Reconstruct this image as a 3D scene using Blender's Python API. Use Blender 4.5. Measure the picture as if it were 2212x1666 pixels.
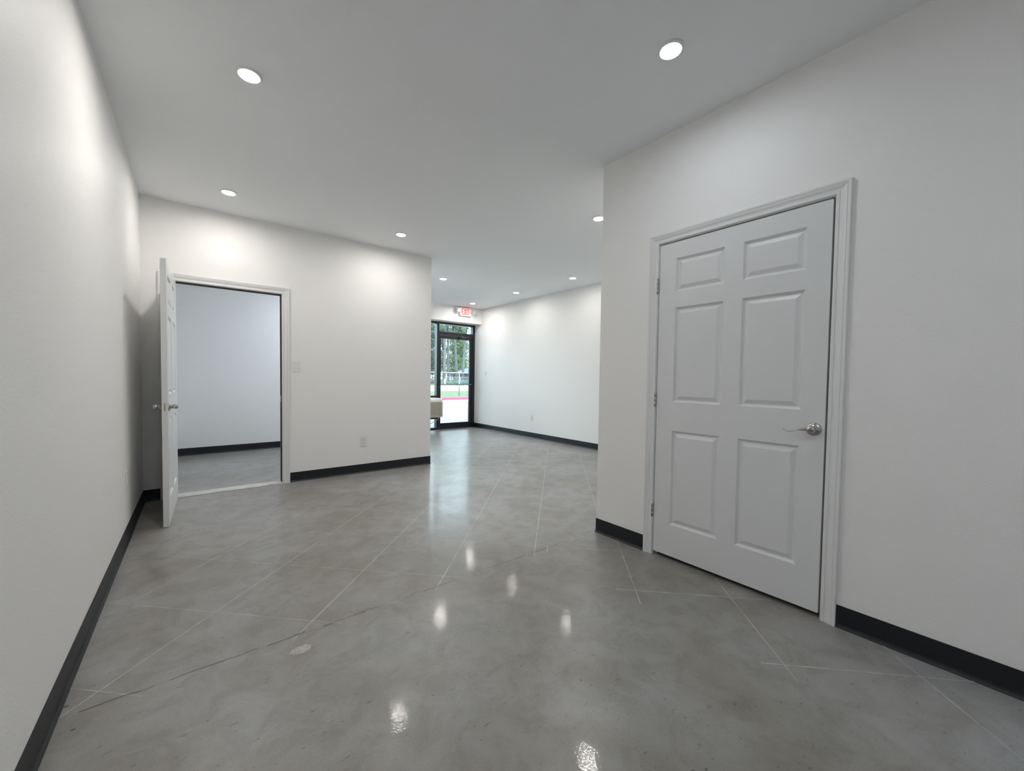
import bpy, bmesh, math, random
from mathutils import Vector, Matrix
sc = bpy.context.scene
for o in list(bpy.data.objects): bpy.data.objects.remove(o)

# ------------------------------------------------------------------ camera, world, sun, exposure
cam_data = bpy.data.cameras.new('camera'); cam = bpy.data.objects.new('camera', cam_data)
sc.collection.objects.link(cam); sc.camera = cam
cam_data.sensor_fit = 'HORIZONTAL'; cam_data.sensor_width = 36.0
cam_data.lens = 855.27/2212*36.0
cam_data.shift_x = 0.0002; cam_data.shift_y = 12.21/2212
cam_data.clip_start = 0.02; cam_data.clip_end = 600
ya, pi_, ro = math.radians(-38.507), math.radians(-1.8058), math.radians(0.8065)
Fv = Vector((-math.sin(ya)*math.cos(pi_), math.cos(ya)*math.cos(pi_), math.sin(pi_)))
Rv = Vector((math.cos(ya), math.sin(ya), 0)); Uv = Rv.cross(Fv)
R2 = Rv*math.cos(ro)+Uv*math.sin(ro); U2 = -Rv*math.sin(ro)+Uv*math.cos(ro)
M = Matrix((R2, U2, -Fv)).transposed().to_4x4(); M.translation = Vector((0, 0, 1.1683))
cam.matrix_world = M

sc.view_settings.view_transform = 'Standard'; sc.view_settings.look = 'None'
sc.view_settings.gamma = 1.0; sc.view_settings.use_curve_mapping = False
sc.view_settings.exposure = 0.78
sc.cycles.use_denoising = True; sc.cycles.use_adaptive_sampling = True; sc.cycles.adaptive_threshold = 0.02
sc.cycles.max_bounces = 10; sc.cycles.diffuse_bounces = 6; sc.cycles.glossy_bounces = 5
sc.cycles.transparent_max_bounces = 16
sc.cycles.sample_clamp_indirect = 6.0

w = bpy.data.worlds.new('sky'); sc.world = w; w.use_nodes = True
bg = w.node_tree.nodes['Background']
bg.inputs[0].default_value = (0.70, 0.86, 1.0, 1); bg.inputs[1].default_value = 4.6

sun_d = bpy.data.lights.new('sun', 'SUN'); sun = bpy.data.objects.new('sun', sun_d)
sc.collection.objects.link(sun); sun_d.energy = 2.4; sun_d.angle = math.radians(6); sun_d.color = (1, .97, .92)
sun.rotation_euler = Vector((-0.18, 0.42, -1)).normalized().to_track_quat('-Z', 'Y').to_euler()

LAMP = 285.0          # radiance of a downlight lens

# ------------------------------------------------------------------ helpers
col = sc.collection
class MB:
    """collects geometry, links it as one mesh object"""
    def __init__(s): s.v = []; s.f = []; s.mi = []; s.sm = []
    def add(s, vs, fs, mi=0, smooth=False):
        n = len(s.v); s.v += [tuple(x) for x in vs]
        for f in fs: s.f.append(tuple(i+n for i in f)); s.mi.append(mi); s.sm.append(smooth)
        return s
    def box(s, x0, x1, y0, y1, z0, z1, mi=0):
        vs = [(x, y, z) for z in (z0, z1) for y in (y0, y1) for x in (x0, x1)]
        return s.add(vs, [(0, 2, 3, 1), (4, 5, 7, 6), (0, 1, 5, 4), (2, 6, 7, 3), (0, 4, 6, 2), (1, 3, 7, 5)], mi)
    def prism(s, pts, fn, d0, d1, mi=0):
        """polygon pts (a,b) extruded from depth d0 to d1; fn(a,b,d)->xyz"""
        n = len(pts)
        vs = [fn(a, b, d0) for a, b in pts]+[fn(a, b, d1) for a, b in pts]
        fs = [tuple(range(n))[::-1], tuple(range(n, 2*n))]+[(i, (i+1) % n, n+(i+1) % n, n+i) for i in range(n)]
        return s.add(vs, fs, mi)
    def lathe(s, prof, org, axis, seg=32, mi=0, smooth=True):
        """prof: (r, h) along axis from org"""
        ax = Vector(axis).normalized(); t = Vector((0, 0, 1)) if abs(ax.z) < .9 else Vector((1, 0, 0))
        u = ax.cross(t).normalized(); v = ax.cross(u); vs = []; fs = []
        for r, h in prof:
            for k in range(seg):
                a = 2*math.pi*k/seg
                vs.append(Vector(org)+ax*h+(u*math.cos(a)+v*math.sin(a))*max(r, 1e-5))
        for i in range(len(prof)-1):
            for k in range(seg):
                k2 = (k+1) % seg; fs.append((i*seg+k, i*seg+k2, (i+1)*seg+k2, (i+1)*seg+k))
        s.add(vs, fs, mi, smooth)
        return s
    def tube(s, pts, rad, seg=10, mi=0):
        """rad: number or list of (ru,rv) / numbers"""
        P = [Vector(p) for p in pts]; n = len(P)
        if not isinstance(rad, (list, tuple)): rad = [rad]*n
        vs = []; fs = []; up = Vector((0, 0, 1))
        for i, p in enumerate(P):
            d = (P[min(i+1, n-1)]-P[max(i-1, 0)]).normalized()
            t = up if abs(d.z) < .95 else Vector((1, 0, 0))
            u = d.cross(t).normalized(); v = u.cross(d).normalized()
            ru, rv = rad[i] if isinstance(rad[i], (list, tuple)) else (rad[i], rad[i])
            for k in range(seg):
                a = 2*math.pi*k/seg; vs.append(p+u*math.cos(a)*ru+v*math.sin(a)*rv)
        for i in range(n-1):
            for k in range(seg):
                k2 = (k+1) % seg; fs.append((i*seg+k, i*seg+k2, (i+1)*seg+k2, (i+1)*seg+k))
        fs.append(tuple(range(seg))[::-1]); fs.append(tuple(range((n-1)*seg, n*seg)))
        return s.add(vs, fs, mi, True)
    def build(s, name, mats, parent=None, bevel=0, kind=None, seg=2):
        root = parent
        while root is not None and root.parent is not None: root = root.parent
        if root is not None and root.name in WORLD:
            L = Vector(root.location); s.v = [tuple(Vector(p)-L) for p in s.v]
        me = bpy.data.meshes.new(name); me.from_pydata(s.v, [], s.f); me.update()
        if not isinstance(mats, (list, tuple)): mats = [mats]
        for m in mats: me.materials.append(m)
        for i, p in enumerate(me.polygons): p.material_index = s.mi[i]; p.use_smooth = s.sm[i]
        bm = bmesh.new(); bm.from_mesh(me); bmesh.ops.recalc_face_normals(bm, faces=bm.faces); bm.to_mesh(me); bm.free()
        o = bpy.data.objects.new(name, me); col.objects.link(o)
        if parent: o.parent = parent
        if bevel:
            b = o.modifiers.new('edge', 'BEVEL'); b.width = bevel; b.segments = seg; b.limit_method = 'ANGLE'; b.angle_limit = math.radians(40)
        if kind: o['kind'] = kind
        return o
def tag(o, label, cat, group=None):
    o['label'] = label; o['category'] = cat
    if group: o['group'] = group
    return o
WORLD = set()                    # roots whose parts are written in room coordinates
def empty(name, loc, kind=None, world=False):
    o = bpy.data.objects.new(name, None); o.location = loc; o.empty_display_size = .1; col.objects.link(o)
    if kind: o['kind'] = kind
    if world: WORLD.add(o.name)
    return o

# ------------------------------------------------------------------ materials
def mat(name, color, rough=.5, metal=0, bump=None, spec=.5, var=None, coat=0):
    m = bpy.data.materials.new(name); m.use_nodes = True; nt = m.node_tree; N = nt.nodes; Lk = nt.links
    b = N['Principled BSDF']; b.inputs['Base Color'].default_value = (*color, 1)
    b.inputs['Roughness'].default_value = rough; b.inputs['Metallic'].default_value = metal
    b.inputs['Specular IOR Level'].default_value = spec; b.inputs['Coat Weight'].default_value = coat
    if bump or var:
        tc = N.new('ShaderNodeTexCoord')
    if bump:
        nz = N.new('ShaderNodeTexNoise'); nz.inputs['Scale'].default_value = bump[0]; nz.inputs['Detail'].default_value = 3
        Lk.new(tc.outputs['Object'], nz.inputs['Vector'])
        bp = N.new('ShaderNodeBump'); bp.inputs['Strength'].default_value = bump[1]; bp.inputs['Distance'].default_value = bump[2]
        Lk.new(nz.outputs['Fac'], bp.inputs['Height']); Lk.new(bp.outputs['Normal'], b.inputs['Normal'])
    if var:
        n2 = N.new('ShaderNodeTexNoise'); n2.inputs['Scale'].default_value = var[0]; n2.inputs['Detail'].default_value = 6
        Lk.new(tc.outputs['Object'], n2.inputs['Vector'])
        r = N.new('ShaderNodeValToRGB'); r.color_ramp.elements[0].color = (*var[1], 1); r.color_ramp.elements[1].color = (*color, 1)
        r.color_ramp.elements[0].position = .35; r.color_ramp.elements[1].position = .65
        Lk.new(n2.outputs['Fac'], r.inputs['Fac']); Lk.new(r.outputs['Color'], b.inputs['Base Color'])
    return m
def emis(name, color, strength):
    m = bpy.data.materials.new(name); m.use_nodes = True; N = m.node_tree.nodes
    b = N['Principled BSDF']; b.inputs['Base Color'].default_value = (.8, .8, .8, 1)
    b.inputs['Emission Color'].default_value = (*color, 1); b.inputs['Emission Strength'].default_value = strength
    return m
def glass(name):
    m = bpy.data.materials.new(name); m.use_nodes = True; nt = m.node_tree; N = nt.nodes; N.clear()
    o = N.new('ShaderNodeOutputMaterial'); mx = N.new('ShaderNodeMixShader'); t = N.new('ShaderNodeBsdfTransparent')
    t.inputs[0].default_value = (.93, .97, .96, 1); g = N.new('ShaderNodeBsdfGlossy'); g.inputs['Roughness'].default_value = .01
    fr = N.new('ShaderNodeFresnel'); fr.inputs[0].default_value = 1.45
    nt.links.new(fr.outputs[0], mx.inputs[0]); nt.links.new(t.outputs[0], mx.inputs[1]); nt.links.new(g.outputs[0], mx.inputs[2]); nt.links.new(mx.outputs[0], o.inputs[0])
    return m

WALLC = (.87, .86, .845)
m_wall = mat('wall_paint', WALLC, .55, bump=(140, .22, .004))
m_ceil = mat('ceiling_paint', (.895, .91, .93), .7, bump=(90, .12, .003))
m_trim = mat('semigloss_white', (.77, .77, .765), .3)
m_door = mat('door_white', (.73, .735, .735), .38, bump=(60, .04, .002))
m_cove = mat('rubber_cove', (.009, .011, .015), .45, spec=.4, bump=(30, .05, .002))
m_nickel = mat('satin_nickel', (.52, .50, .47), .22, metal=1)
m_dark = mat('dark_slot', (.02, .02, .02), .5)
m_foam = mat('weatherstrip', (.006, .006, .007), .7)
m_sill = mat('threshold_wood', (.62, .60, .57), .4, var=(14, (.5, .49, .46)))
m_plate = mat('plate_plastic', (.80, .79, .77), .3)
m_alum = mat('dark_bronze_aluminium', (.010, .012, .018), .32)
m_glass = glass('clear_glass')
m_lens = emis('lamp_lens', (1.0, .965, .915), LAMP)
m_lens_fill = emis('lamp_lens_white', (.87, .935, 1.0), LAMP*1.25)
m_lens_soft = emis('lamp_lens_soft', (1.0, .965, .915), LAMP*.72)
m_lens_mid = emis('lamp_lens_mid', (1.0, .965, .915), LAMP*.48)
m_lens_dim = emis('lamp_lens_dim', (.86, .93, 1.0), LAMP*.33)
m_lens_cool_fill = emis('lamp_lens_cool', (.80, .90, 1.0), LAMP*2.5)
m_ring = mat('lamp_ring', (.85, .85, .84), .4)
m_ac = mat('ac_plastic', (.80, .78, .73), .4)
m_acg = mat('ac_grille', (.50, .46, .38), .5)
m_acb = mat('ac_grille_shadow_gap', (.20, .18, .15), .7)
m_grey = mat('grey_metal', (.35, .36, .37), .35, metal=.8)

def floor_material(name, line=0.0):
    m = bpy.data.materials.new(name); m.use_nodes = True; nt = m.node_tree; N = nt.nodes; Lk = nt.links
    b = N['Principled BSDF']; tc = N.new('ShaderNodeTexCoord')
    def noise(scale, detail=5, rough=.55, dist=0, stretch=None):
        nz = N.new('ShaderNodeTexNoise'); nz.inputs['Scale'].default_value = scale; nz.inputs['Detail'].default_value = detail
        nz.inputs['Roughness'].default_value = rough; nz.inputs['Distortion'].default_value = dist
        if stretch:
            mp = N.new('ShaderNodeMapping'); mp.inputs['Scale'].default_value = stretch[:3]; mp.inputs['Rotation'].default_value = (0, 0, stretch[3])
            Lk.new(tc.outputs['Object'], mp.inputs['Vector']); Lk.new(mp.outputs[0], nz.inputs['Vector'])
        else: Lk.new(tc.outputs['Object'], nz.inputs['Vector'])
        return nz.outputs['Fac']
    def ramp(fac, stops):
        r = N.new('ShaderNodeValToRGB'); cr = r.color_ramp
        while len(cr.elements) < len(stops): cr.elements.new(.5)
        for e, (p, c) in zip(cr.elements, stops): e.position = p; e.color = (*c, 1)
        Lk.new(fac, r.inputs['Fac']); return r.outputs['Color']
    def mix(a, c, fac, mode='MIX'):
        x = N.new('ShaderNodeMix'); x.data_type = 'RGBA'; x.blend_type = mode
        for s, v in ((6, a), (7, c), (0, fac)):
            if isinstance(v, (int, float)): x.inputs[s].default_value = v
            elif isinstance(v, tuple): x.inputs[s].default_value = (*v, 1)
            else: Lk.new(v, x.inputs[s])
        return x.outputs[2]
    base = ramp(noise(.75, 5, .55, .4), [(.32, (.250, .238, .220)), (.52, (.318, .309, .296)), (.70, (.350, .358, .365))])
    tint = ramp(noise(1.9, 4, .5, .8), [(.35, (.88, .85, .80)), (.6, (1.0, 1.0, 1.0)), (.75, (.97, 1.02, 1.06))])
    c = mix(base, tint, 1.0, 'MULTIPLY')
    c = mix(c, ramp(noise(7, 6, .65, .6), [(.36, (.80, .78, .75)), (.55, (1, 1, 1)), (.72, (1.10, 1.10, 1.09))]), .8, 'MULTIPLY')
    c = mix(c, ramp(noise(30, 4, .6, .3, (1, 2.2, 1, .5)), [(.30, (.55, .54, .52)), (.37, (1, 1, 1)), (.78, (1, 1, 1)), (.86, (1.25, 1.25, 1.22))]), .7, 'MULTIPLY')
    c = mix(c, ramp(noise(160, 2, .5), [(.3, (.92, .92, .92)), (.7, (1.06, 1.06, 1.06))]), .8, 'MULTIPLY')
    if line:
        c = mix(c, (.60, .585, .55), mix((line,)*3, (line*.35,)*3, ramp(noise(9, 3), [(.4, (0, 0, 0)), (.6, (1, 1, 1))])))
    Lk.new(c, b.inputs['Base Color'])
    rr = N.new('ShaderNodeMapRange'); rr.inputs[1].default_value = .3; rr.inputs[2].default_value = .7
    rr.inputs[3].default_value = .30; rr.inputs[4].default_value = .40; Lk.new(noise(5, 4, .6, .5), rr.inputs[0])
    Lk.new(rr.outputs[0], b.inputs['Roughness'])
    b.inputs['Specular IOR Level'].default_value = .35
    b.inputs['Coat Weight'].default_value = .15; b.inputs['Coat Roughness'].default_value = .065; b.inputs['Coat IOR'].default_value = 1.5
    b1 = N.new('ShaderNodeBump'); b1.inputs['Strength'].default_value = .25; b1.inputs['Distance'].default_value = .0016
    Lk.new(noise(26, 3, .5), b1.inputs['Height'])
    b2 = N.new('ShaderNodeBump'); b2.inputs['Strength'].default_value = .35; b2.inputs['Distance'].default_value = .00055
    Lk.new(noise(105, 2, .5), b2.inputs['Height']); Lk.new(b1.outputs[0], b2.inputs['Normal'])
    Lk.new(b1.outputs[0], b.inputs['Normal']); Lk.new(b2.outputs[0], b.inputs['Coat Normal'])
    return m
m_floor = floor_material('polished_concrete')
m_line = floor_material('scored_line_bright', .85)
m_line2 = floor_material('scored_line_faint', .55)
m_crack = mat('joint_dark', (.15, .143, .132), .6, var=(22, (.055, .052, .048)))
m_patch = mat('mortar_patch', (.47, .45, .42), .45, var=(45, (.33, .31, .29)))

# ------------------------------------------------------------------ room sizes
XL, YB, XP, XC, YC, XR, YH, YF, H = -.390, 4.869, 2.471, 2.400, 1.947, 5.198, 7.704, 7.97, 2.765
YBR = 7.32; YN = -2.2; T = .12
ST = 'structure'

# floor slab with the scored diagonal lines and the slab joint
fl = MB().box(XL-T, XR+T, YN-T, YF+.11, -.15, 0)
def strip(p, q, wd, mi, z=.0006):
    p = Vector((*p, z)); q = Vector((*q, z)); d = (q-p).normalized(); n = Vector((-d.y, d.x, 0))*wd/2
    fl.add([p-n, q-n, q+n, p+n], [(0, 1, 2, 3)], mi)
def clip_regions(p, q, regs):
    """parts of the segment that lie in the given rectangles"""
    out = []; p = Vector(p); q = Vector(q)
    for x0, x1, y0, y1 in regs:
        t0, t1 = 0., 1.; d = q-p; ok = True
        for pp, dd, a, b in ((p.x, d.x, x0, x1), (p.y, d.y, y0, y1)):
            if abs(dd) < 1e-9: ok &= a <= pp <= b; continue
            ta, tb = sorted(((a-pp)/dd, (b-pp)/dd)); t0 = max(t0, ta); t1 = min(t1, tb)
        if ok and t1-t0 > 1e-3: out.append((p+d*t0, p+d*t1))
    return out
regs = [(XL, XP, 1.93, YB), (XP, XR, 1.95, YF)]
for c, k in ((-3.755, 2), (-3.03, 2), (-2.335, 1), (-1.61, 1), (-.91, 1), (-.185, 1), (.53, 1), (1.25, 2)):
    for a, b in clip_regions((-.5, -.5-c), (8, 8-c), regs): strip(a, b, .0045 if k == 1 else .004, k)
for c in (2.455, 3.165, 3.88, 4.626, 5.30, 6.0, 6.72, 7.45, 8.2, 8.9, 9.6, 10.3, 11.0, 11.7):
    for a, b in clip_regions((-.5, c+.5), (8, c-8), regs): strip(a, b, .0035, 2, .0005)
for p, q, k in (((-.377, 2.125), (-.166, 1.917), 2), ((2.4, 1.757), (1.805, 1.162), 1), ((2.4, 1.052), (1.826, .476), 1), ((2.4, .327), (1.80, -.273), 1),
                ((2.4, -.35), (1.8, -.95), 1), ((1.824, 1.333), (2.4, .757), 1), ((1.828, .606), (2.4, .034), 1), ((1.83, -.10), (2.4, -.67), 1), ((2.03, 1.85), (2.362, 1.518), 2), ((1.918, 1.981), (1.848, 1.914), 1)):
    strip(p, q, .0048, k, .0007)
rnd = random.Random(5)
px = XL; yj = 1.955
while px < 2.40:
    dx = rnd.uniform(.03, .08); nx = min(px+dx, 2.42); ny = 1.957+rnd.uniform(-.006, .006)+.004*math.sin(nx*5)
    if rnd.random() < .72: strip((px, yj), (nx, ny), rnd.uniform(.002, .0055), 3, .0008)
    if rnd.random() < .8: strip((px, yj-.005), (nx, ny-.005), rnd.uniform(.0025, .0045), 1 if rnd.random() < .5 else 2, .0006)
    px = nx; yj = ny
def blob(cx, cy, rx, ry, mi, seed, n=18, z=.0009):
    r = random.Random(seed)
    fl.add([(cx+rx*math.cos(2*math.pi*k/n)*r.uniform(.8, 1.1), cy+ry*math.sin(2*math.pi*k/n)*r.uniform(.8, 1.1), z) for k in range(n)], [tuple(range(n))], mi)
blob(.338, 1.842, .043, .031, 4, 1);
for i, (x, y, r_) in enumerate(((-.369, 2.016, .008), (-.327, 1.868, .007), (1.397, 1.446, .005), (.67, 1.28, .004), (1.02, 1.2, .004), (1.15, .55, .010), (1.19, .53, .006))):
    blob(x, y, r_, r_*.7, 3, 20+i, 8)
fl.build('floor', [m_floor, m_line, m_line2, m_crack, m_patch], kind=ST)

MB().box(XL-T, XR+T, YN-T, YF+.45, H, H+.25).build('ceiling', m_ceil, kind=ST)
MB().box(XL-T, XL, YN-T, YF+.11, 0, H).build('wall_left', m_wall, kind=ST)
MB().box(XR, XR+T, YC-T, YF+.11, 0, H).build('wall_right', m_wall, kind=ST)
def wall_with_opening(name, fn, s0, s1, a, b, t, d=T):
    m = MB()
    for u0, u1, z0, z1 in ((s0, a, 0, H), (b, s1, 0, H), (a, b, t, H)):
        m.prism([(u0, z0), (u1, z0), (u1, z1), (u0, z1)], fn, 0, -d)
    return m.build(name, m_wall, kind=ST)
fY = lambda s, z, n: (s, YB-n, z)          # partition with the open door
fX = lambda s, z, n: (XC-n, s, z)          # wall with the closed door
A2, B2, T2 = -.200, .715, 2.032
A1, B1, T1 = .547, 1.467, 2.062
JT = .018
wall_with_opening('wall_back', fY, XL, XP, A2-JT, B2+JT, T2+JT)
wall_with_opening('wall_closet', fX, YN, YC, A1-JT, B1+JT, T1+JT)
MB().box(XP-T, XP, YB+T, YF+.11, 0, H).build('wall_office', m_wall, kind=ST)
MB().box(XL, XP-T, YBR, YBR+T, 0, H).build('wall_office_far', m_wall, kind=ST)
MB().box(XC+T, XR, YC-T, YC, 0, H).build('wall_closet_side', m_wall, kind=ST)
MB().box(XC+T, XC+1.2, -.1, -.0, 0, H).box(XC+1.2, XC+1.3, -.1, YC-T, 0, H).build('wall_closet_inside', m_wall, kind=ST)
MB().box(XL-T, XC+T, YN-T, YN, 0, H).build('wall_rear', m_wall, kind=ST)
MB().box(XP, XR, YH, YF+.13, 2.42, H).build('wall_front_header', m_wall, kind=ST)
MB().box(XL, XP-T, YF, YF+.11, 0, H).build('wall_front', m_wall, kind=ST)

# cove base
PB = [(0, .105), (.0032, .105), (.0032, .018), (.006, .010), (.013, .003), (.015, 0), (0, 0)]
def cove(name, runs):
    m = MB()
    for p, q, n in runs:
        p = Vector((*p, 0)); q = Vector((*q, 0)); n = Vector((*n, 0)); k = len(PB)
        vs = [p+n*a+Vector((0, 0, z)) for a, z in PB]+[q+n*a+Vector((0, 0, z)) for a, z in PB]
        m.add(vs, [tuple(range(k)), tuple(range(k, 2*k))]+[(i, (i+1) % k, k+(i+1) % k, k+i) for i in range(k)])
    return m.build(name, m_cove, kind=ST)
cove('baseboard_left', [((XL, YN), (XL, YB), (1, 0))])
cove('baseboard_back', [((XL, YB), (A2-.073, YB), (0, -1)), ((B2+.073, YB), (XP+.0032, YB), (0, -1))])
cove('baseboard_office', [((XP, YB), (XP, YF), (1, 0))])
cove('baseboard_closet', [((XC, B1+.063), (XC, YC+.0032), (-1, 0)), ((XC, YN), (XC, A1-.063), (-1, 0))])
cove('baseboard_closet_side', [((XC, YC), (XR, YC), (0, 1))])
cove('baseboard_right', [((XR, YC), (XR, YF), (-1, 0))])
cove('baseboard_far', [((XL, YBR), (XP-T, YBR), (0, -1)), ((XL, YB+T), (XL, YBR), (1, 0)), ((XP-T, YB+T), (XP-T, YBR), (-1, 0))])
cove('baseboard_rear', [((XL, YN), (XC, YN), (0, 1))])

# ------------------------------------------------------------------ doors
def casing(fn, a, b, t, wd, parent, name='casing'):
    pr = [(0, 0), (0, .008), (.06, .0105), (.20, .0105), (.25, .0075), (.42, .0095), (.58, .0145), (.70, .0165), (.74, .0145), (.78, .0170), (.94, .0185), (1, .016), (1, 0)]
    m = MB(); k = len(pr); g = .004; vs = []
    for cx, cz, sx, sz in ((a, 0, -1, 0), (a, t, -1, 1), (b, t, 1, 1), (b, 0, 1, 0)):
        for o, p in pr: vs.append(fn(cx+sx*(g+o*(wd-g)), cz+sz*(g+o*(wd-g)), p))
    fs = [(j*k+i, j*k+(i+1) % k, (j+1)*k+(i+1) % k, (j+1)*k+i) for j in range(3) for i in range(k)]+[tuple(range(k)), tuple(range(3*k, 4*k))]
    return m.add(vs, fs).build(name, m_trim, parent)
def jamb(fn, a, b, t, parent, d=T):
    m = MB()
    for u0, u1, z0, z1 in ((a-JT, a, 0, t+JT), (b, b+JT, 0, t+JT), (a, b, t, t+JT)):
        m.prism([(u0, z0), (u1, z0), (u1, z1), (u0, z1)], fn, .0005, -d-.0005)
    return m.build('jamb', m_trim, parent)
PANELS = [(.113, .410, .207, .820), (.113, .410, 1.005, 1.612), (.113, .410, 1.712, 1.924),
          (.511, .806, .207, .820), (.511, .806, 1.005, 1.612), (.511, .806, 1.712, 1.924)]
def slab(fn, wd, ht, parent, name='door_slab'):
    """six-panel moulded slab; fn(s,z,n): s from hinge edge, n=0 front face, -0.035 rear face"""
    m = MB(); TH = .035
    xs = sorted({0, wd}|{p[0] for p in PANELS}|{p[1] for p in PANELS}); zs = sorted({0, ht}|{p[2] for p in PANELS}|{p[3] for p in PANELS})
    rings = [(0, 0), (.012, -.0120), (.018, -.0120), (.037, -.0030), (.040, -.0022)]
    for side in (0, 1):
        F = (lambda s, z, n: fn(s, z, n)) if side == 0 else (lambda s, z, n: fn(s, z, -TH-n))
        for i in range(len(xs)-1):
            for j in range(len(zs)-1):
                x0, x1, z0, z1 = xs[i], xs[i+1], zs[j], zs[j+1]
                hole = any(abs(x0-p[0]) < 1e-6 and z0 >= p[2]-1e-6 and z1 <= p[3]+1e-6 for p in PANELS)
                if not hole: m.add([F(x0, z0, 0), F(x1, z0, 0), F(x1, z1, 0), F(x0, z1, 0)], [(0, 1, 2, 3)])
        for a, b, c, d in PANELS:
            vs = []; fs = []
            for o, n in rings:
                vs += [F(a+o, c+o, n), F(b-o, c+o, n), F(b-o, d-o, n), F(a+o, d-o, n)]
            for r in range(len(rings)-1):
                for k in range(4): fs.append((r*4+k, r*4+(k+1) % 4, r*4+4+(k+1) % 4, r*4+4+k))
            r = len(rings)-1; fs.append((r*4, r*4+1, r*4+2, r*4+3)); m.add(vs, fs)
    for (s0, z0), (s1, z1) in (((0, 0), (wd, 0)), ((wd, 0), (wd, ht)), ((wd, ht), (0, ht)), ((0, ht), (0, 0))):
        m.add([fn(s0, z0, 0), fn(s1, z1, 0), fn(s1, z1, -TH), fn(s0, z0, -TH)], [(0, 1, 2, 3)])
    return m.build(name, m_door, parent)
def lever(fn, s, z, parent, sg=1, keyed=True):
    """lever handle at (s,z) on the face n=0, blade pointing towards the hinge edge (smaller s); sg flips outward side"""
    G = (lambda a, b, n: Vector(fn(a, b, n))) if sg == 1 else (lambda a, b, n: Vector(fn(a, b, -.035-n)))
    o = G(s, z, 0); ax = (G(s, z, 1)-o).normalized()
    rose = MB().lathe([(0, 0), (.033, 0), (.033, .003), (.031, .006), (.027, .008), (.0235, .0085), (.021, .012), (.016, .014), (.0135, .018), (.013, .030), (0, .030)], o, ax, 40).build('door_handle', m_nickel, parent)
    m = MB().lathe([(0, .026), (.015, .026), (.0175, .030), (.018, .044), (.0165, .052), (.014, .0545), (0, .0545)], o, ax, 32)
    pts = []; rad = []
    for i in range(15):
        t = i/14; pts.append(G(s-.006-t*.112, z+.004-.014*math.sin(math.pi*t**2.2)-.010*t, .042+.008*math.sin(t*3.0)))
        rad.append((.0075-.0045*t, max(.0028, .0125-.022*t)))
    m.tube(pts, rad, 12); m.build('lever', m_nickel, rose)
    if keyed:
        MB().lathe([(.0075, .0540), (.0075, .0552), (.0055, .0552), (.0055, .0540)], o, ax, 24).prism([(-.0009, -.0035), (.0009, -.0035), (.0009, .0035), (-.0009, .0035)], lambda a, b, n: G(s+a, z+b, n), .0545, .0556).build('keyway', m_dark, rose)
    return rose
def hinge(fn, s, z, parent):
    o = Vector(fn(s, z-.048, .007)); up = Vector((0, 0, 1)); h = MB()
    h.lathe([(0, -.005), (.004, -.003), (.0045, 0), (.0068, .001), (.0068, .030), (.0058, .031), (.0068, .032), (.0068, .063), (.0058, .064), (.0068, .065), (.0068, .095), (.0045, .096), (.004, .100), (0, .102)], o, up, 16)
    h.prism([(s-.004, z-.046), (s+.018, z-.046), (s+.018, z+.046), (s-.004, z+.046)], fn, .0002, .0022)
    return h.build('hinge', m_nickel, parent)

# closed door
d1 = empty('door_1', (XC, (A1+B1)/2, 0), ST, True)
casing(fX, A1, B1, T1, .063, d1); jamb(fX, A1, B1, T1, d1)
HE = 1.463
s1 = slab(lambda s, z, n: (XC+.001-n, HE-s,   .0265+z), .907, 2.028, d1)
fd1 = lambda s, z, n: (XC+.001-n, HE-s, z)
lever(fd1, HE-.600, .938, d1)
for hz in (1.793, 1.045, .305): hinge(lambda s, z, n: (XC-n, s, z), 1.4715, hz, d1)
mm = MB()
for u0, u1, z0, z1 in ((A1, A1+.012, 0, T1), (B1-.012, B1, 0, T1), (A1, B1, T1-.012, T1)): mm.prism([(u0, z0), (u1, z0), (u1, z1), (u0, z1)], fX, -.042, -.075)
mm.build('door_stop', m_trim, d1)

# open door
d2 = empty('door_2', ((A2+B2)/2, YB, 0), ST, True)
casing(fY, A2, B2, T2, .073, d2); jamb(fY, A2, B2, T2, d2)
mm = MB()
for u0, u1, z0, z1 in ((A2, A2+.005, .014, T2), (B2-.005, B2, .014, T2), (A2, B2, T2-.005, T2)): mm.prism([(u0, z0), (u1, z0), (u1, z1), (u0, z1)], fY, -.003, -.082)
mm.build('weatherstrip', m_foam, d2)
MB().prism([(-.003, .0), (-.003, .006), (.012, .013), (.10, .015), (.130, .010), (.130, 0)], lambda a, b, n: (n, YB-.022+a, b), A2, B2).build('threshold', m_sill, d2)
MB().box(B2-.0075, B2-.004, YB+.012, YB+.040, .88, .95).build('strike_plate', m_nickel, d2, bevel=.001)
# leaf swung out towards the room: hinge end at y=4.858, free end at y=3.95
hx, hy, fx_, fy_ = -.1475, 4.857, -.1735, 3.950
dv = Vector((fx_-hx, fy_-hy, 0)).normalized(); nv = Vector((-dv.y, dv.x, 0))      # nv points to +x
if nv.x < 0: nv = -nv
def fd2(s, z, n):
    p = Vector((hx, hy, 0))+dv*s+nv*n; return (p.x, p.y, z)
slab(lambda s, z, n: fd2(s, z+.004, n), .907, 2.025, d2)
lever(fd2, .847, .917, d2, 1, False); lever(fd2, .847, .917, d2, -1)
MB().prism([(-.0125, .888), (-.0125, .946), (-.0225, .946), (-.0225, .888)], lambda a, b, n: fd2(n, b, a), .9068, .9085).prism([(-.013, .909), (-.013, .925), (-.022, .925), (-.022, .909)], lambda a, b, n: fd2(n, b, a), .907, .917).build('latch_plate', m_nickel, d2)
for hz in (1.80, 1.04, .29):
    MB().lathe([(0, 0), (.0065, .001), (.0065, .094), (0, .095)], (A2+.004, YB-.008, hz-.047), (0, 0, 1), 14).build('hinge', m_nickel, d2)

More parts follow.
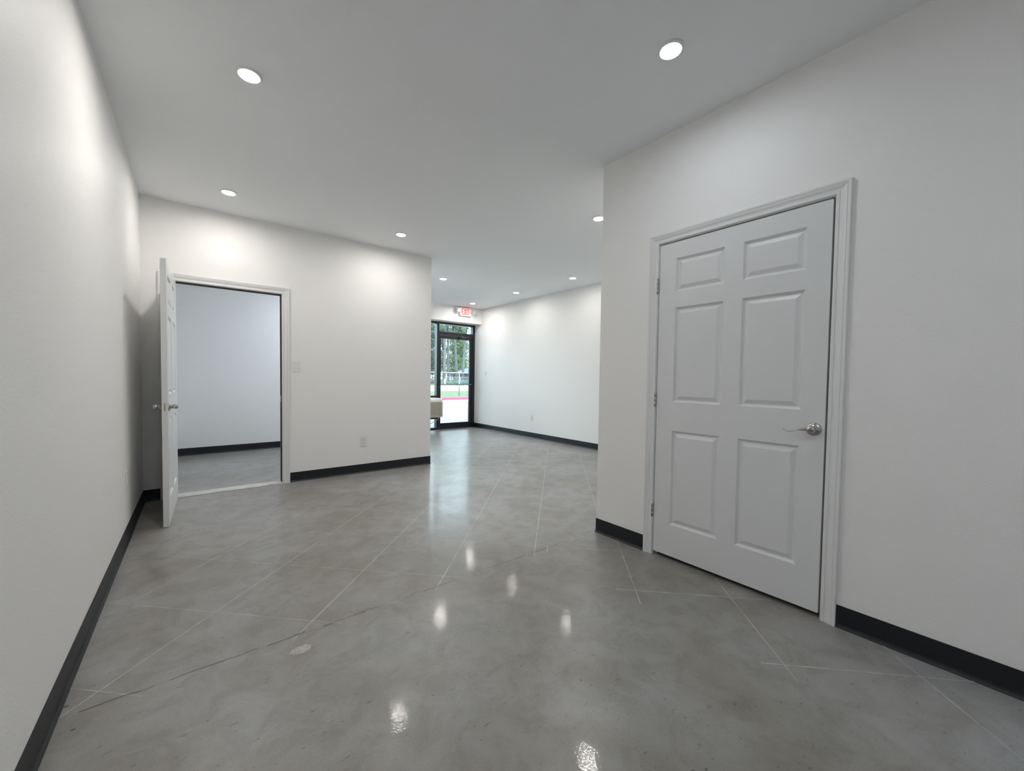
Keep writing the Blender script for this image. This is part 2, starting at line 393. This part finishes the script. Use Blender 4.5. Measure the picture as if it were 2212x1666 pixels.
# ------------------------------------------------------------------ storefront
win = empty('window_1', (3.33, YF, 0), ST, True)
GY = YF+.055
fr = MB()
ZT = 2.42
fr.box(XP, XP+.05, YF, YF+.11, 0, ZT); fr.box(3.30, 3.35, YF, YF+.11, 0, ZT); fr.box(4.195, 4.250, YF, YF+.11, 0, ZT)
for x0, x1 in ((XP+.05, 3.30), (3.35, 4.195)):
    for z0, z1 in ((0, .045), (.240, .300), (.705, .768), (2.375, ZT)): fr.box(x0, x1, YF+.005, YF+.105, z0, z1)
fr.build('window_frame', m_alum, win, bevel=.002)
for x0, x1 in ((XP+.05, 3.30), (3.35, 4.195)):
    for z0, z1 in ((.045, .240), (.768, 2.375)): MB().box(x0, x1, GY-.003, GY+.003, z0, z1).build('pane', m_glass, win)
MB().box(XP+.05, 3.30, GY-.003, GY+.003, .30, .705).build('pane', m_glass, win)

d3 = empty('door_3', (4.69, YF, 0), ST, True)
MB().box(5.135, XR, YF, YF+.11, 0, ZT).box(4.250, 5.135, YF+.002, YF+.108, 2.378, ZT).box(4.250, 5.135, YF+.002, YF+.108, 2.130, 2.205).box(4.25, 5.135, YF, YF+.11, 0, .012).build('door_frame', m_alum, d3, bevel=.002)
MB().box(4.250, 5.135, GY-.003, GY+.003, 2.205, 2.378).build('transom_pane', m_glass, d3)
lf = MB(); y0, y1 = YF+.012, YF+.056
lf.box(4.254, 4.300, y0, y1, .014, 2.126).box(5.055, 5.131, y0, y1, .014, 2.126).box(4.300, 5.055, y0, y1, 2.052, 2.126).box(4.300, 5.055, y0, y1, .014, .136)
leaf = lf.build('door_leaf', m_alum, d3, bevel=.002)
MB().box(4.300, 5.055, y0+.019, y0+.025, .136, 2.052).build('door_pane', m_glass, leaf)
MB().tube([(4.277, y0-.002, 1.017), (4.277, YF-.030, 1.017), (4.30, YF-.036, 1.017), (5.07, YF-.036, 1.017), (5.093, YF-.030, 1.017), (5.093, y0-.002, 1.017)], .011, 10).build('push_bar', m_grey, leaf)
MB().lathe([(0, 0), (.016, 0), (.016, .006), (.006, .008), (.006, .016), (0, .016)], (4.277, y0, .945), (0, -1, 0), 20).build('thumb_turn', m_nickel, leaf)
MB().box(4.76, 5.02, YF-.038, y0, 2.058, 2.112).build('closer', m_alum, leaf, bevel=.006)
MB().tube([(4.98, YF-.045, 2.092), (4.86, YF-.075, 2.098), (4.79, YF-.072, 2.10)], [(.011, .004)]*3, 8).tube([(4.79, YF-.072, 2.106), (4.98, YF-.03, 2.128), (5.02, YF-.004, 2.13)], [(.009, .004)]*3, 8).lathe([(0, 0), (.013, 0), (.013, .012), (0, .012)], (4.98, YF-.045, 2.084), (0, 0, 1), 16).build('closer_arm', m_nickel, leaf)
# suite number on the transom, read from outside
vin = mat('black_vinyl', (.012, .012, .014), .5)
ch = MB(); gf = lambda a, b, n: (a, GY+.0045-n, b)
z0, z1 = 2.238, 2.352
ch.prism([(4.618, z0), (4.642, z0), (4.642, z1-.026), (4.664, z1-.032), (4.664, z1-.014), (4.644, z1), (4.618, z1)], gf, 0, .0012)
ch.prism([(4.686, 2.285), (4.752, 2.285), (4.752, 2.303), (4.686, 2.303)], gf, 0, .0012)
ch.prism([(4.770, z0), (4.794, z0), (4.823, z1), (4.803, z1)], gf, 0, .0012)
ch.prism([(4.842, z0), (4.866, z0), (4.833, z1), (4.811, z1)], gf, 0, .0012)
ch.prism([(4.788, 2.264), (4.848, 2.264), (4.844, 2.280), (4.792, 2.280)], gf, 0.0001, .0011)
ch.build('suite_number', vin, d3)

# ------------------------------------------------------------------ window air conditioner
ac = empty('air_conditioner', (3.85, 7.60, .302), None, True)
tag(ac, 'beige louvred air conditioner poking in through the storefront glazing beside the glass door', 'air conditioner')
ax0, ax1 = 3.54, 4.160
acf = lambda a, b, n: (n, a, b)
body = MB().prism([(YF+.35, .302), (YF+.35, .722), (7.690, .722), (7.650, .712), (7.622, .685), (7.608, .640), (7.604, .340), (7.615, .322), (7.70, .318), (7.72, .302)], acf, ax0, ax1)
body.build('cabinet', m_ac, ac, bevel=.006)
gr = MB()
for i in range(11):
    z = .352+i*.0262
    gr.prism([(7.596, z), (7.6045, z+.019), (7.6045, z)], acf, ax0+.05, ax1-.035)
for x in (3.7, 3.86, 4.02): gr.box(x, x+.004, 7.5995, 7.606, .350, .635)
gr.box(ax0+.045, ax1-.03, 7.6025, 7.6045, .345, .642, 1)
gr.build('front_grille', [m_acg, m_acb], ac)
MB().box(ax0+.05, ax1-.03, 7.612, 7.640, .655, .662).build('vent_slot', m_acg, ac)
MB().tube([(4.10, 7.66, .305), (4.07, 7.68, .26), (3.98, 7.72, .20), (3.86, 7.80, .12), (3.72, 7.86, .05), (3.60, 7.86, .02)], .006, 8).build('power_cord', mat('cord_grey', (.55, .55, .55), .5), ac)

# ------------------------------------------------------------------ exit sign
ex = empty('exit_sign', (4.724, YH, 2.648), None, True)
tag(ex, 'illuminated red EXIT sign with two emergency lamp heads above the glass door', 'exit sign')
m_sign = emis('sign_face', (1.0, .50, .48), .22); m_sign.node_tree.nodes['Principled BSDF'].inputs['Base Color'].default_value = (.8, .6, .6, 1)
m_red = emis('sign_red', (1.0, .05, .04), .5); m_red.node_tree.nodes['Principled BSDF'].inputs['Base Color'].default_value = (.5, .04, .04, 1)
ef = lambda a, b, n: (a, 7.640-n, b)
E0, E1 = 4.578, 4.868
MB().box(E0, E1, 7.642, YH-.0005, 2.556, 2.738).build('housing', m_plate, ex, bevel=.005)
MB().box(E0+.004, E1-.004, 7.640, 7.6425, 2.561, 2.733).build('face_plate', m_sign, ex)
le = MB(); b0, b1 = 2.580, 2.716
def bar(x0, x1, z0, z1): le.prism([(x0, z0), (x1, z0), (x1, z1), (x0, z1)], ef, .0002, .0022)
bar(4.628, 4.642, b0, b1); bar(4.642, 4.676, b0, b0+.018); bar(4.642, 4.672, 2.640, 2.657); bar(4.642, 4.676, b1-.018, b1)
for p in ([(4.686, b0), (4.702, b0), (4.738, b1), (4.722, b1)], [(4.722, b0), (4.738, b0), (4.702, b1), (4.686, b1)]): le.prism(p, ef, .0002, .0022)
bar(4.749, 4.763, b0, b1); bar(4.788, 4.802, b0, b1-.018); bar(4.772, 4.818, b1-.018, b1)
for sgn, xc in ((1, 4.598), (-1, 4.848)):
    le.prism([(xc, 2.648), (xc+sgn*.016, 2.676), (xc+sgn*.022, 2.672), (xc+sgn*.009, 2.648), (xc+sgn*.022, 2.624), (xc+sgn*.016, 2.620)], ef, .0002, .0022)
le.build('exit_lettering', m_red, ex)
for x, zc, tw in ((4.522, 2.672, .0), (4.955, 2.650, .25)):
    hd = MB().box(x-.038, x+.038, 7.585, 7.640, zc-.045, zc+.045)
    hd = hd.build('lamp_head', m_plate, ex, bevel=.006)
    MB().box(x-.030, x+.030, 7.582, 7.5855, zc-.036, zc+.036).build('lamp_lens', mat('clear_plastic', (.62, .63, .64), .15), hd)
    sx = E0 if x < 4.7 else E1
    MB().tube([(x, 7.635, zc), (x, 7.668, zc), (sx, 7.672, 2.66)], .009, 8).build('swivel_arm', m_plate, ex)

# ------------------------------------------------------------------ wall plates
def plate(name, org, along, out, wd, ht, label, cat, kind):
    r = empty(name, org); tag(r, label, cat)
    a = Vector(along); n = Vector(out); u = Vector((0, 0, 1)); O = Vector((0, 0, 0))
    f = lambda s, z, d: tuple(O+a*s+u*z+n*d)
    MB().prism([(-wd/2, -ht/2), (wd/2, -ht/2), (wd/2, ht/2), (-wd/2, ht/2)], f, 0, .0065).build('cover_plate', m_plate, r, bevel=.0025)
    if kind == 'outlet':
        for zz in (-.0195, .0195):
            s = MB().prism([(-.016, zz-.010), (-.010, zz-.014), (.010, zz-.014), (.016, zz-.010), (.016, zz+.010), (.010, zz+.014), (-.010, zz+.014), (-.016, zz+.010)], f, .006, .0085).build('socket', m_plate, r)
            sl = MB()
            for xx in (-.0065, .0065): sl.prism([(xx-.0011, zz-.001), (xx+.0011, zz-.001), (xx+.0011, zz+.008), (xx-.0011, zz+.008)], f, .0084, .0088)
            sl.prism([(-.0025, zz-.010), (.0025, zz-.010), (.0025, zz-.0055), (-.0025, zz-.0055)], f, .0084, .0088)
            sl.build('slot', m_dark, s)
        MB().lathe([(0, .0065), (.0028, .0065), (.0028, .0074), (0, .0076)], O, n, 12).build('screw', m_grey, r)
    elif kind == 'switch':
        MB().prism([(-.0165, -.033), (.0165, -.033), (.0165, .033), (-.0165, .033)], f, .006, .0075).build('rocker_frame', m_plate, r, bevel=.001)
        MB().prism([(-.005, -.011), (.005, -.011), (.005, .011), (-.005, .011)], f, .0074, .014).build('toggle', m_grey, r, bevel=.001)
    return r
plate('blank_wall_plate', (.852, YB, 1.270), (1, 0, 0), (0, -1, 0), .080, .118, 'blank white cover plate beside the casing of the open door', 'wall plate', 'blank')
plate('power_outlet', (1.577, YB, .382), (1, 0, 0), (0, -1, 0), .074, .120, 'white duplex outlet low on the wall between open door and hallway corner', 'outlet', 'outlet')
plate('power_outlet', (XL, 3.80, .430), (0, 1, 0), (1, 0, 0), .074, .120, 'white outlet seen almost edge-on near the handle of the open door', 'outlet', 'outlet')
plate('power_outlet', (XR, 5.895, .382), (0, 1, 0), (-1, 0, 0), .074, .120, 'white duplex outlet low on the long bright wall past the glass door', 'outlet', 'outlet')
plate('light_switch', (XR, 7.515, 1.278), (0, 1, 0), (-1, 0, 0), .072, .118, 'small white switch plate on the bright wall next to the glass door', 'switch', 'switch')

# ------------------------------------------------------------------ downlights
def downlight_src(x, y):
    r = empty('downlight', (x, y, H))
    MB().lathe([(.047, -.0005), (.060, -.0005), (.0605, -.004), (.057, -.0085), (.050, -.0105), (.0475, -.008), (.047, -.0005)], (0, 0, 0), (0, 0, 1), 40).build('trim_ring', m_ring, r)
    MB().lathe([(0, -.0068), (.0472, -.0068), (.0472, -.004), (0, -.004)], (0, 0, 0), (0, 0, 1), 40, smooth=False).build('lens', m_lens, r)
    return r
src = downlight_src(.231, 2.57)
spots = [(.231, 2.57, 'large round downlight nearest above the plain wall facing the closed door'),
         (.231, 4.305, 'round ceiling downlight above the open door'),
         (1.800, 1.070, 'largest round downlight, close above the wall with the closed door'),
         (1.800, 4.290, 'round downlight over the partition between open door and hallway corner'),
         (3.118, 2.579, 'round downlight just touching the edge of the closet wall corner'),
         (3.122, 5.735, 'small downlight next to the top corner of the partition wall'),
         (4.630, 4.326, 'small downlight over the bright wall, closest to the closet corner'),
         (4.640, 5.745, 'small downlight midway along the bright wall beyond the closet'),
         (4.610, 7.183, 'smallest downlight, right in front of the EXIT sign'),
         (.231, -.43, 'added fill light, out of view behind the viewpoint near the plain wall'),  # unseen lamp added to fill the low walls and ceiling from behind
         (1.80, 6.20, 'added cool fill light, out of view inside the small room behind the open door')]  # unseen lamp added to give the back room its cool brightness
for i, (x, y, lab) in enumerate(spots):
    if i == 0: r = src
    else:
        r = src.copy(); col.objects.link(r); r.location = (x, y, H)
        for chd in list(src.children):
            c = chd.copy(); col.objects.link(c); c.parent = r
            if c.name.startswith('lens') and i in (1, 2, 3, 6, 7, 9, 10):
                c.data = c.data.copy(); c.data.materials[0] = {1: m_lens_soft, 3: m_lens_soft, 2: m_lens_dim, 9: m_lens_fill, 10: m_lens_cool_fill}.get(i, m_lens_mid)
    tag(r, lab, 'ceiling light', 'recessed ceiling downlights')

# ------------------------------------------------------------------ outdoors
m_pave = mat('pale_concrete', (.142, .142, .139), .8, var=(.8, (.12, .12, .118)))
m_road = mat('pale_road', (.18, .183, .183), .85, var=(.3, (.155, .157, .157)))
m_grass = mat('lawn', (.055, .088, .02), .9, var=(2.5, (.035, .055, .016)))
m_dirt = mat('pine_straw', (.07, .045, .035), .95, var=(.8, (.04, .045, .02)))
m_curb = mat('red_curb_paint', (.30, .022, .055), .6)
gz = lambda y: -.02-(y-8.1)*.10/12.1
g = MB()
g.add([(-40, 8.08, -.02), (60, 8.08, -.02), (60, 20.9+2.2, -.12), (-40, 20.9-6.8, -.12)], [(0, 1, 2, 3)], 0)
def cy(x): return 20.11+(x-10.9)*.0925
for k in range(9):
    yy = 9.4+k*1.25; p = Vector((-10, yy, gz(yy)+.004)); q = Vector((30, yy+1.2, gz(yy+.6)+.004))
for x in (4.5, 7.5, 10.5, 13.5): g.add([(x, 8.1, -.015), (x+.02, 8.1, -.015), (x+.02, cy(x), -.115), (x, cy(x), -.115)], [(0, 1, 2, 3)], 3)
for y in (9.1, 12.2, 15.3, 18.2): g.add([(-10, y-.3, gz(y-.3)+.004), (30, y+2.2, gz(y+2.2)+.012), (30, y+2.225, gz(y+2.2)+.012), (-10, y-.275, gz(y-.3)+.004)], [(0, 1, 2, 3)], 3)
g.add([(-40, cy(-40)+.2, .02), (60, cy(60)+.2, .02), (60, 34.2, -.13), (-40, 34.2, -.13)], [(0, 1, 2, 3)], 1)
g.add([(-150, 34.1, -.14), (250, 34.1, -.14), (250, 60.5, -.14), (-150, 60.5, -.14)], [(0, 1, 2, 3)], 2)
g.add([(-150, 60, -.125), (250, 60, -.125), (250, 68, -.10), (-150, 68, -.10)], [(0, 1, 2, 3)], 1)
g.add([(-250, 68, -.10), (350, 68, -.10), (350, 260, 0), (-250, 260, 0)], [(0, 1, 2, 3)], 4)
g.build('ground', [m_pave, m_grass, m_road, mat('paving_joint', (.30, .29, .27), .9), m_dirt], kind=ST)
cb = MB(); vs = []
for x in (-40, 60):
    y = cy(x); vs += [(x, y, -.13), (x, y+.01, .02), (x, y+.03, .035), (x, y+.30, .04), (x, y+.30, -.13)]
cb.add(vs, [(i, (i+1) % 5, 5+(i+1) % 5, 5+i) for i in range(5)]+[(0, 1, 2, 3, 4), (5, 6, 7, 8, 9)])
tag(cb.build('curb', m_curb), 'long red-painted curb beyond the pale paving outside the glass door', 'curb')

m_galv = mat('galvanised_steel', (.24, .25, .26), .5, metal=.2)
def link_mat(name, dens):
    m = bpy.data.materials.new(name); m.use_nodes = True; nt = m.node_tree; N = nt.nodes; N.clear(); Lk = nt.links
    o = N.new('ShaderNodeOutputMaterial'); mx = N.new('ShaderNodeMixShader'); t = N.new('ShaderNodeBsdfTransparent'); d = N.new('ShaderNodeBsdfDiffuse')
    d.inputs[0].default_value = (.16, .17, .18, 1); tc = N.new('ShaderNodeTexCoord'); fs = []
    for ang in (.785, -.785):
        mp = N.new('ShaderNodeMapping'); mp.inputs['Rotation'].default_value = (0, ang, 0)
        wv = N.new('ShaderNodeTexWave'); wv.bands_direction = 'X'; wv.inputs['Scale'].default_value = 5.2
        Lk.new(tc.outputs['Object'], mp.inputs[0]); Lk.new(mp.outputs[0], wv.inputs[0])
        c = N.new('ShaderNodeMath'); c.operation = 'GREATER_THAN'; c.inputs[1].default_value = dens; Lk.new(wv.outputs['Fac'], c.inputs[0]); fs.append(c)
    mxm = N.new('ShaderNodeMath'); mxm.operation = 'MAXIMUM'; Lk.new(fs[0].outputs[0], mxm.inputs[0]); Lk.new(fs[1].outputs[0], mxm.inputs[1])
    Lk.new(mxm.outputs[0], mx.inputs[0]); Lk.new(t.outputs[0], mx.inputs[1]); Lk.new(d.outputs[0], mx.inputs[2]); Lk.new(mx.outputs[0], o.inputs[0])
    return m
m_link = link_mat('chain_link', .994)
def fence(name, x0, x1, y, zb, zt, post, off, r, label):
    f = empty(name, ((x0+x1)/2, y, zb), None, True); tag(f, label, 'fence')
    MB().tube([(x0, y, zt), (x1, y, zt)], r, 8).build('top_rail', m_galv, f)
    MB().box(x0, x1, y-.001, y+.001, zb+.03, zt).build('chain_link_mesh', m_link, f)
    x = off
    while x < x1:
        if x > x0: MB().tube([(x, y-.02, zb-.05), (x, y-.02, zt+.03)], r*1.15, 8).build('post', m_galv, f)
        x += post
    return f
fence('chain_link_fence', 4.5, 31.5, 22.55, .02, 1.50, 3.0, 13.50-9, .030, 'silver chain-link fence on the grass strip just behind the red curb')
fence('chain_link_fence', 34.2, 60, 62.0, -.12, 1.30, 3.2, 34.2, .045, 'lower distant chain-link fence on the other side of the road')
mk = MB().box(33.15, 33.42, 60.2, 60.35, -.15, 1.0)
tag(mk.build('marker_post', mat('white_paint', (.35, .35, .35), .5), bevel=.03), 'short white marker post standing across the road', 'post')

# house beyond the road
hs = empty('house', (50, 78, 0), None, True); tag(hs, 'low house with blue-grey hip roof seen through the glass door', 'house')
hx0, hx1, hy0, hy1, ze, zr = 46.5, 59, 74, 82, 2.15, 4.0
MB().box(hx0+.6, hx1-.6, hy0+.6, hy1-.6, -.1, ze+.05).build('wall', mat('brick_wall', (.08, .06, .05), .9, var=(3, (.055, .042, .036))), hs)
MB().add([(hx0, hy0, ze), (hx1, hy0, ze), (hx1, hy1, ze), (hx0, hy1, ze), (hx0+4, (hy0+hy1)/2, zr), (hx1-4, (hy0+hy1)/2, zr)], [(0, 1, 5, 4), (1, 2, 5), (2, 3, 4, 5), (3, 0, 4), (0, 3, 2, 1)]).build('roof', mat('slate_roof', (.12, .14, .18), .8), hs)
for x in (48, 51.5, 55): MB().box(x, x+1.4, hy0+.55, hy0+.62, .8, 1.8).build('window', m_dark, hs)

# trees
m_bark = mat('pine_bark', (.15, .145, .145), .9, var=(4, (.075, .07, .068)))
m_bark2 = mat('dark_bark', (.04, .035, .034), .9)
def leafmat(name, a, b): return mat(name, a, .75, var=(.55, b))
m_leaf = [leafmat('leaf_mid', (.11, .18, .10), (.045, .08, .05)), leafmat('leaf_light', (.16, .24, .10), (.06, .11, .06)), leafmat('leaf_blue', (.09, .16, .13), (.04, .08, .065))]
def leaves(m, rnd, cx, cy_, cz, rx, ry, rz, n, size):
    for _ in range(n):
        while True:
            p = Vector((rnd.uniform(-1, 1), rnd.uniform(-1, 1), rnd.uniform(-1, 1)))
            if .25 < p.length < 1: break
        p = Vector((cx+p.x*rx, cy_+p.y*ry, cz+p.z*rz)); d = Vector((rnd.gauss(0, 1), rnd.gauss(0, 1), rnd.gauss(0, .6))).normalized()
        t = d.orthogonal().normalized(); s = size*rnd.uniform(.6, 1.4)
        m.add([p-d*s, p+t*s*.5, p+d*s, p-t*s*.5], [(0, 1, 2, 3)])
def make_tree(seed, ht, base, lm, bark, lean, nl, ls=.17, nn=150):
    r = random.Random(seed); root = empty('pine_tree' if bark is m_bark else 'leafy_tree' if lm is m_leaf[1] else 'evergreen_tree', (0, 0, 0))
    tr = MB(); pts = [(lean*t*t*ht*.12, 0, t*ht-.3) for t in (0, .2, .4, .6, .8, 1)]
    tr.tube(pts, [.27*(1-.7*t)+.04 for t in (0, .2, .4, .6, .8, 1)], 9)
    cr = MB()
    for k in range(nl):
        t = base+(1-base)*(k+.5)/nl; a = k*2.4+r.uniform(-.4, .4); ln = (1.1-.75*(t-base)/(1-base))*r.uniform(1.6, 3.2)
        x0 = lean*t*t*ht*.12; z = t*ht; e = (x0+math.cos(a)*ln, math.sin(a)*ln, z+.3+r.uniform(-.3, .6))
        tr.tube([(x0, 0, z-.4), ((x0+e[0])/2, e[1]/2, (z+e[2])/2), e], [.07, .045, .02], 6)
        leaves(cr, r, e[0], e[1], e[2]+.1, 1.5, 1.5, .9, nn, ls)
        leaves(cr, r, (x0+e[0])/2, e[1]/2, e[2]+.2, 1.2, 1.2, .8, nn//2, ls)
    tr.build('trunk', bark, root); cr.build('foliage', lm, root)
    return root
protos = [make_tree(1, 20, .52, m_leaf[0], m_bark, .9, 16, .12, 260), make_tree(2, 17, .07, m_leaf[1], m_bark2, -.3, 36, .135, 420), make_tree(3, 19, .10, m_leaf[2], m_bark2, -.4, 36, .135, 420)]
def copy_tree(o, parent=None):
    c = o.copy(); col.objects.link(c); c.parent = parent
    for k in o.children: copy_tree(k, c)
    return c
rt = random.Random(11); first = [True]*3
wood = 'dense leafy tree in the woods beyond the road'
dark = 'dark bluish evergreen tree in the woods beyond the road'
sp = [(38.5, 70, 0, .9, 1.0, 'pale-trunked pine across the road, first from the glass door latch side'), (41.6, 74, 0, 4.0, .95, 'slim pale pine between its two thicker neighbours across the road'),
      (41.6, 70.5, 0, 2.4, 1.0, 'pale-trunked pine across the road in the middle of the glass door'), (41.9, 68.6, 0, 5.3, .92, 'pine across the road standing in front of the grey-roofed house'),
      (34.2, 72, 0, 1.3, 1.0, 'pine across the road seen through the narrow storefront pane'),
      (38.6, 84, 1, .3, 1.0, wood), (45.9, 91, 2, 1.7, 1.0, dark), (32.5, 86, 2, 3.3, .95, dark), (53.6, 90, 1, 5.0, 1.0, wood),
      (42.3, 97, 1, 0, 1.1, wood), (49.5, 99, 2, 2.2, 1.1, dark), (57.5, 96, 1, 1.1, 1.1, wood), (35.5, 98, 1, 4.4, 1.1, wood), (27, 80, 1, 2.9, 1, wood), (67, 92, 2, 3.8, 1, dark),
      (54.5, 116, 1, .5, 1.25, wood), (63.5, 116, 2, 5.5, 1.2, dark), (46, 112, 2, 1.9, 1.25, dark)]
for x, y, k, rz, s, lab in sp:
    if first[k]: o = protos[k]; first[k] = False
    else: o = copy_tree(protos[k])
    o.location = (x, y, -.1); o.rotation_euler = (0, 0, rz); o.scale = (s, s, s*rt.uniform(.92, 1.06))
    tag(o, lab, 'tree', ['pines across the road', 'leafy trees beyond the road', 'dark evergreens beyond the road'][k])
m_brown = leafmat('leaf_brown', (.085, .055, .045), (.035, .026, .022))
ug = MB(); r = random.Random(31)
for k in range(190):
    x = r.uniform(22, 66); y = r.uniform(66, 68) if k < 90 else r.uniform(88, 93); h = r.uniform(.4, 1.2) if k < 90 else r.uniform(2.2, 4.2)
    if k >= 90: x = r.uniform(34, 84)
    mi = 1 if (x/y < .525 or r.random() < .15) else (2 if r.random() < .5 else 0)
    n0 = len(ug.f); leaves(ug, r, x, y, h*.55, 1.1 if k < 90 else 1.8, .9, h*.6, 170, .09 if k < 90 else .14)
    for q in range(n0, len(ug.f)): ug.mi[q] = mi
o = ug.build('undergrowth', [m_leaf[0], m_brown, m_leaf[2]])
tag(o, 'tangled low undergrowth along the far side of the road', 'undergrowth'); o['kind'] = 'stuff'
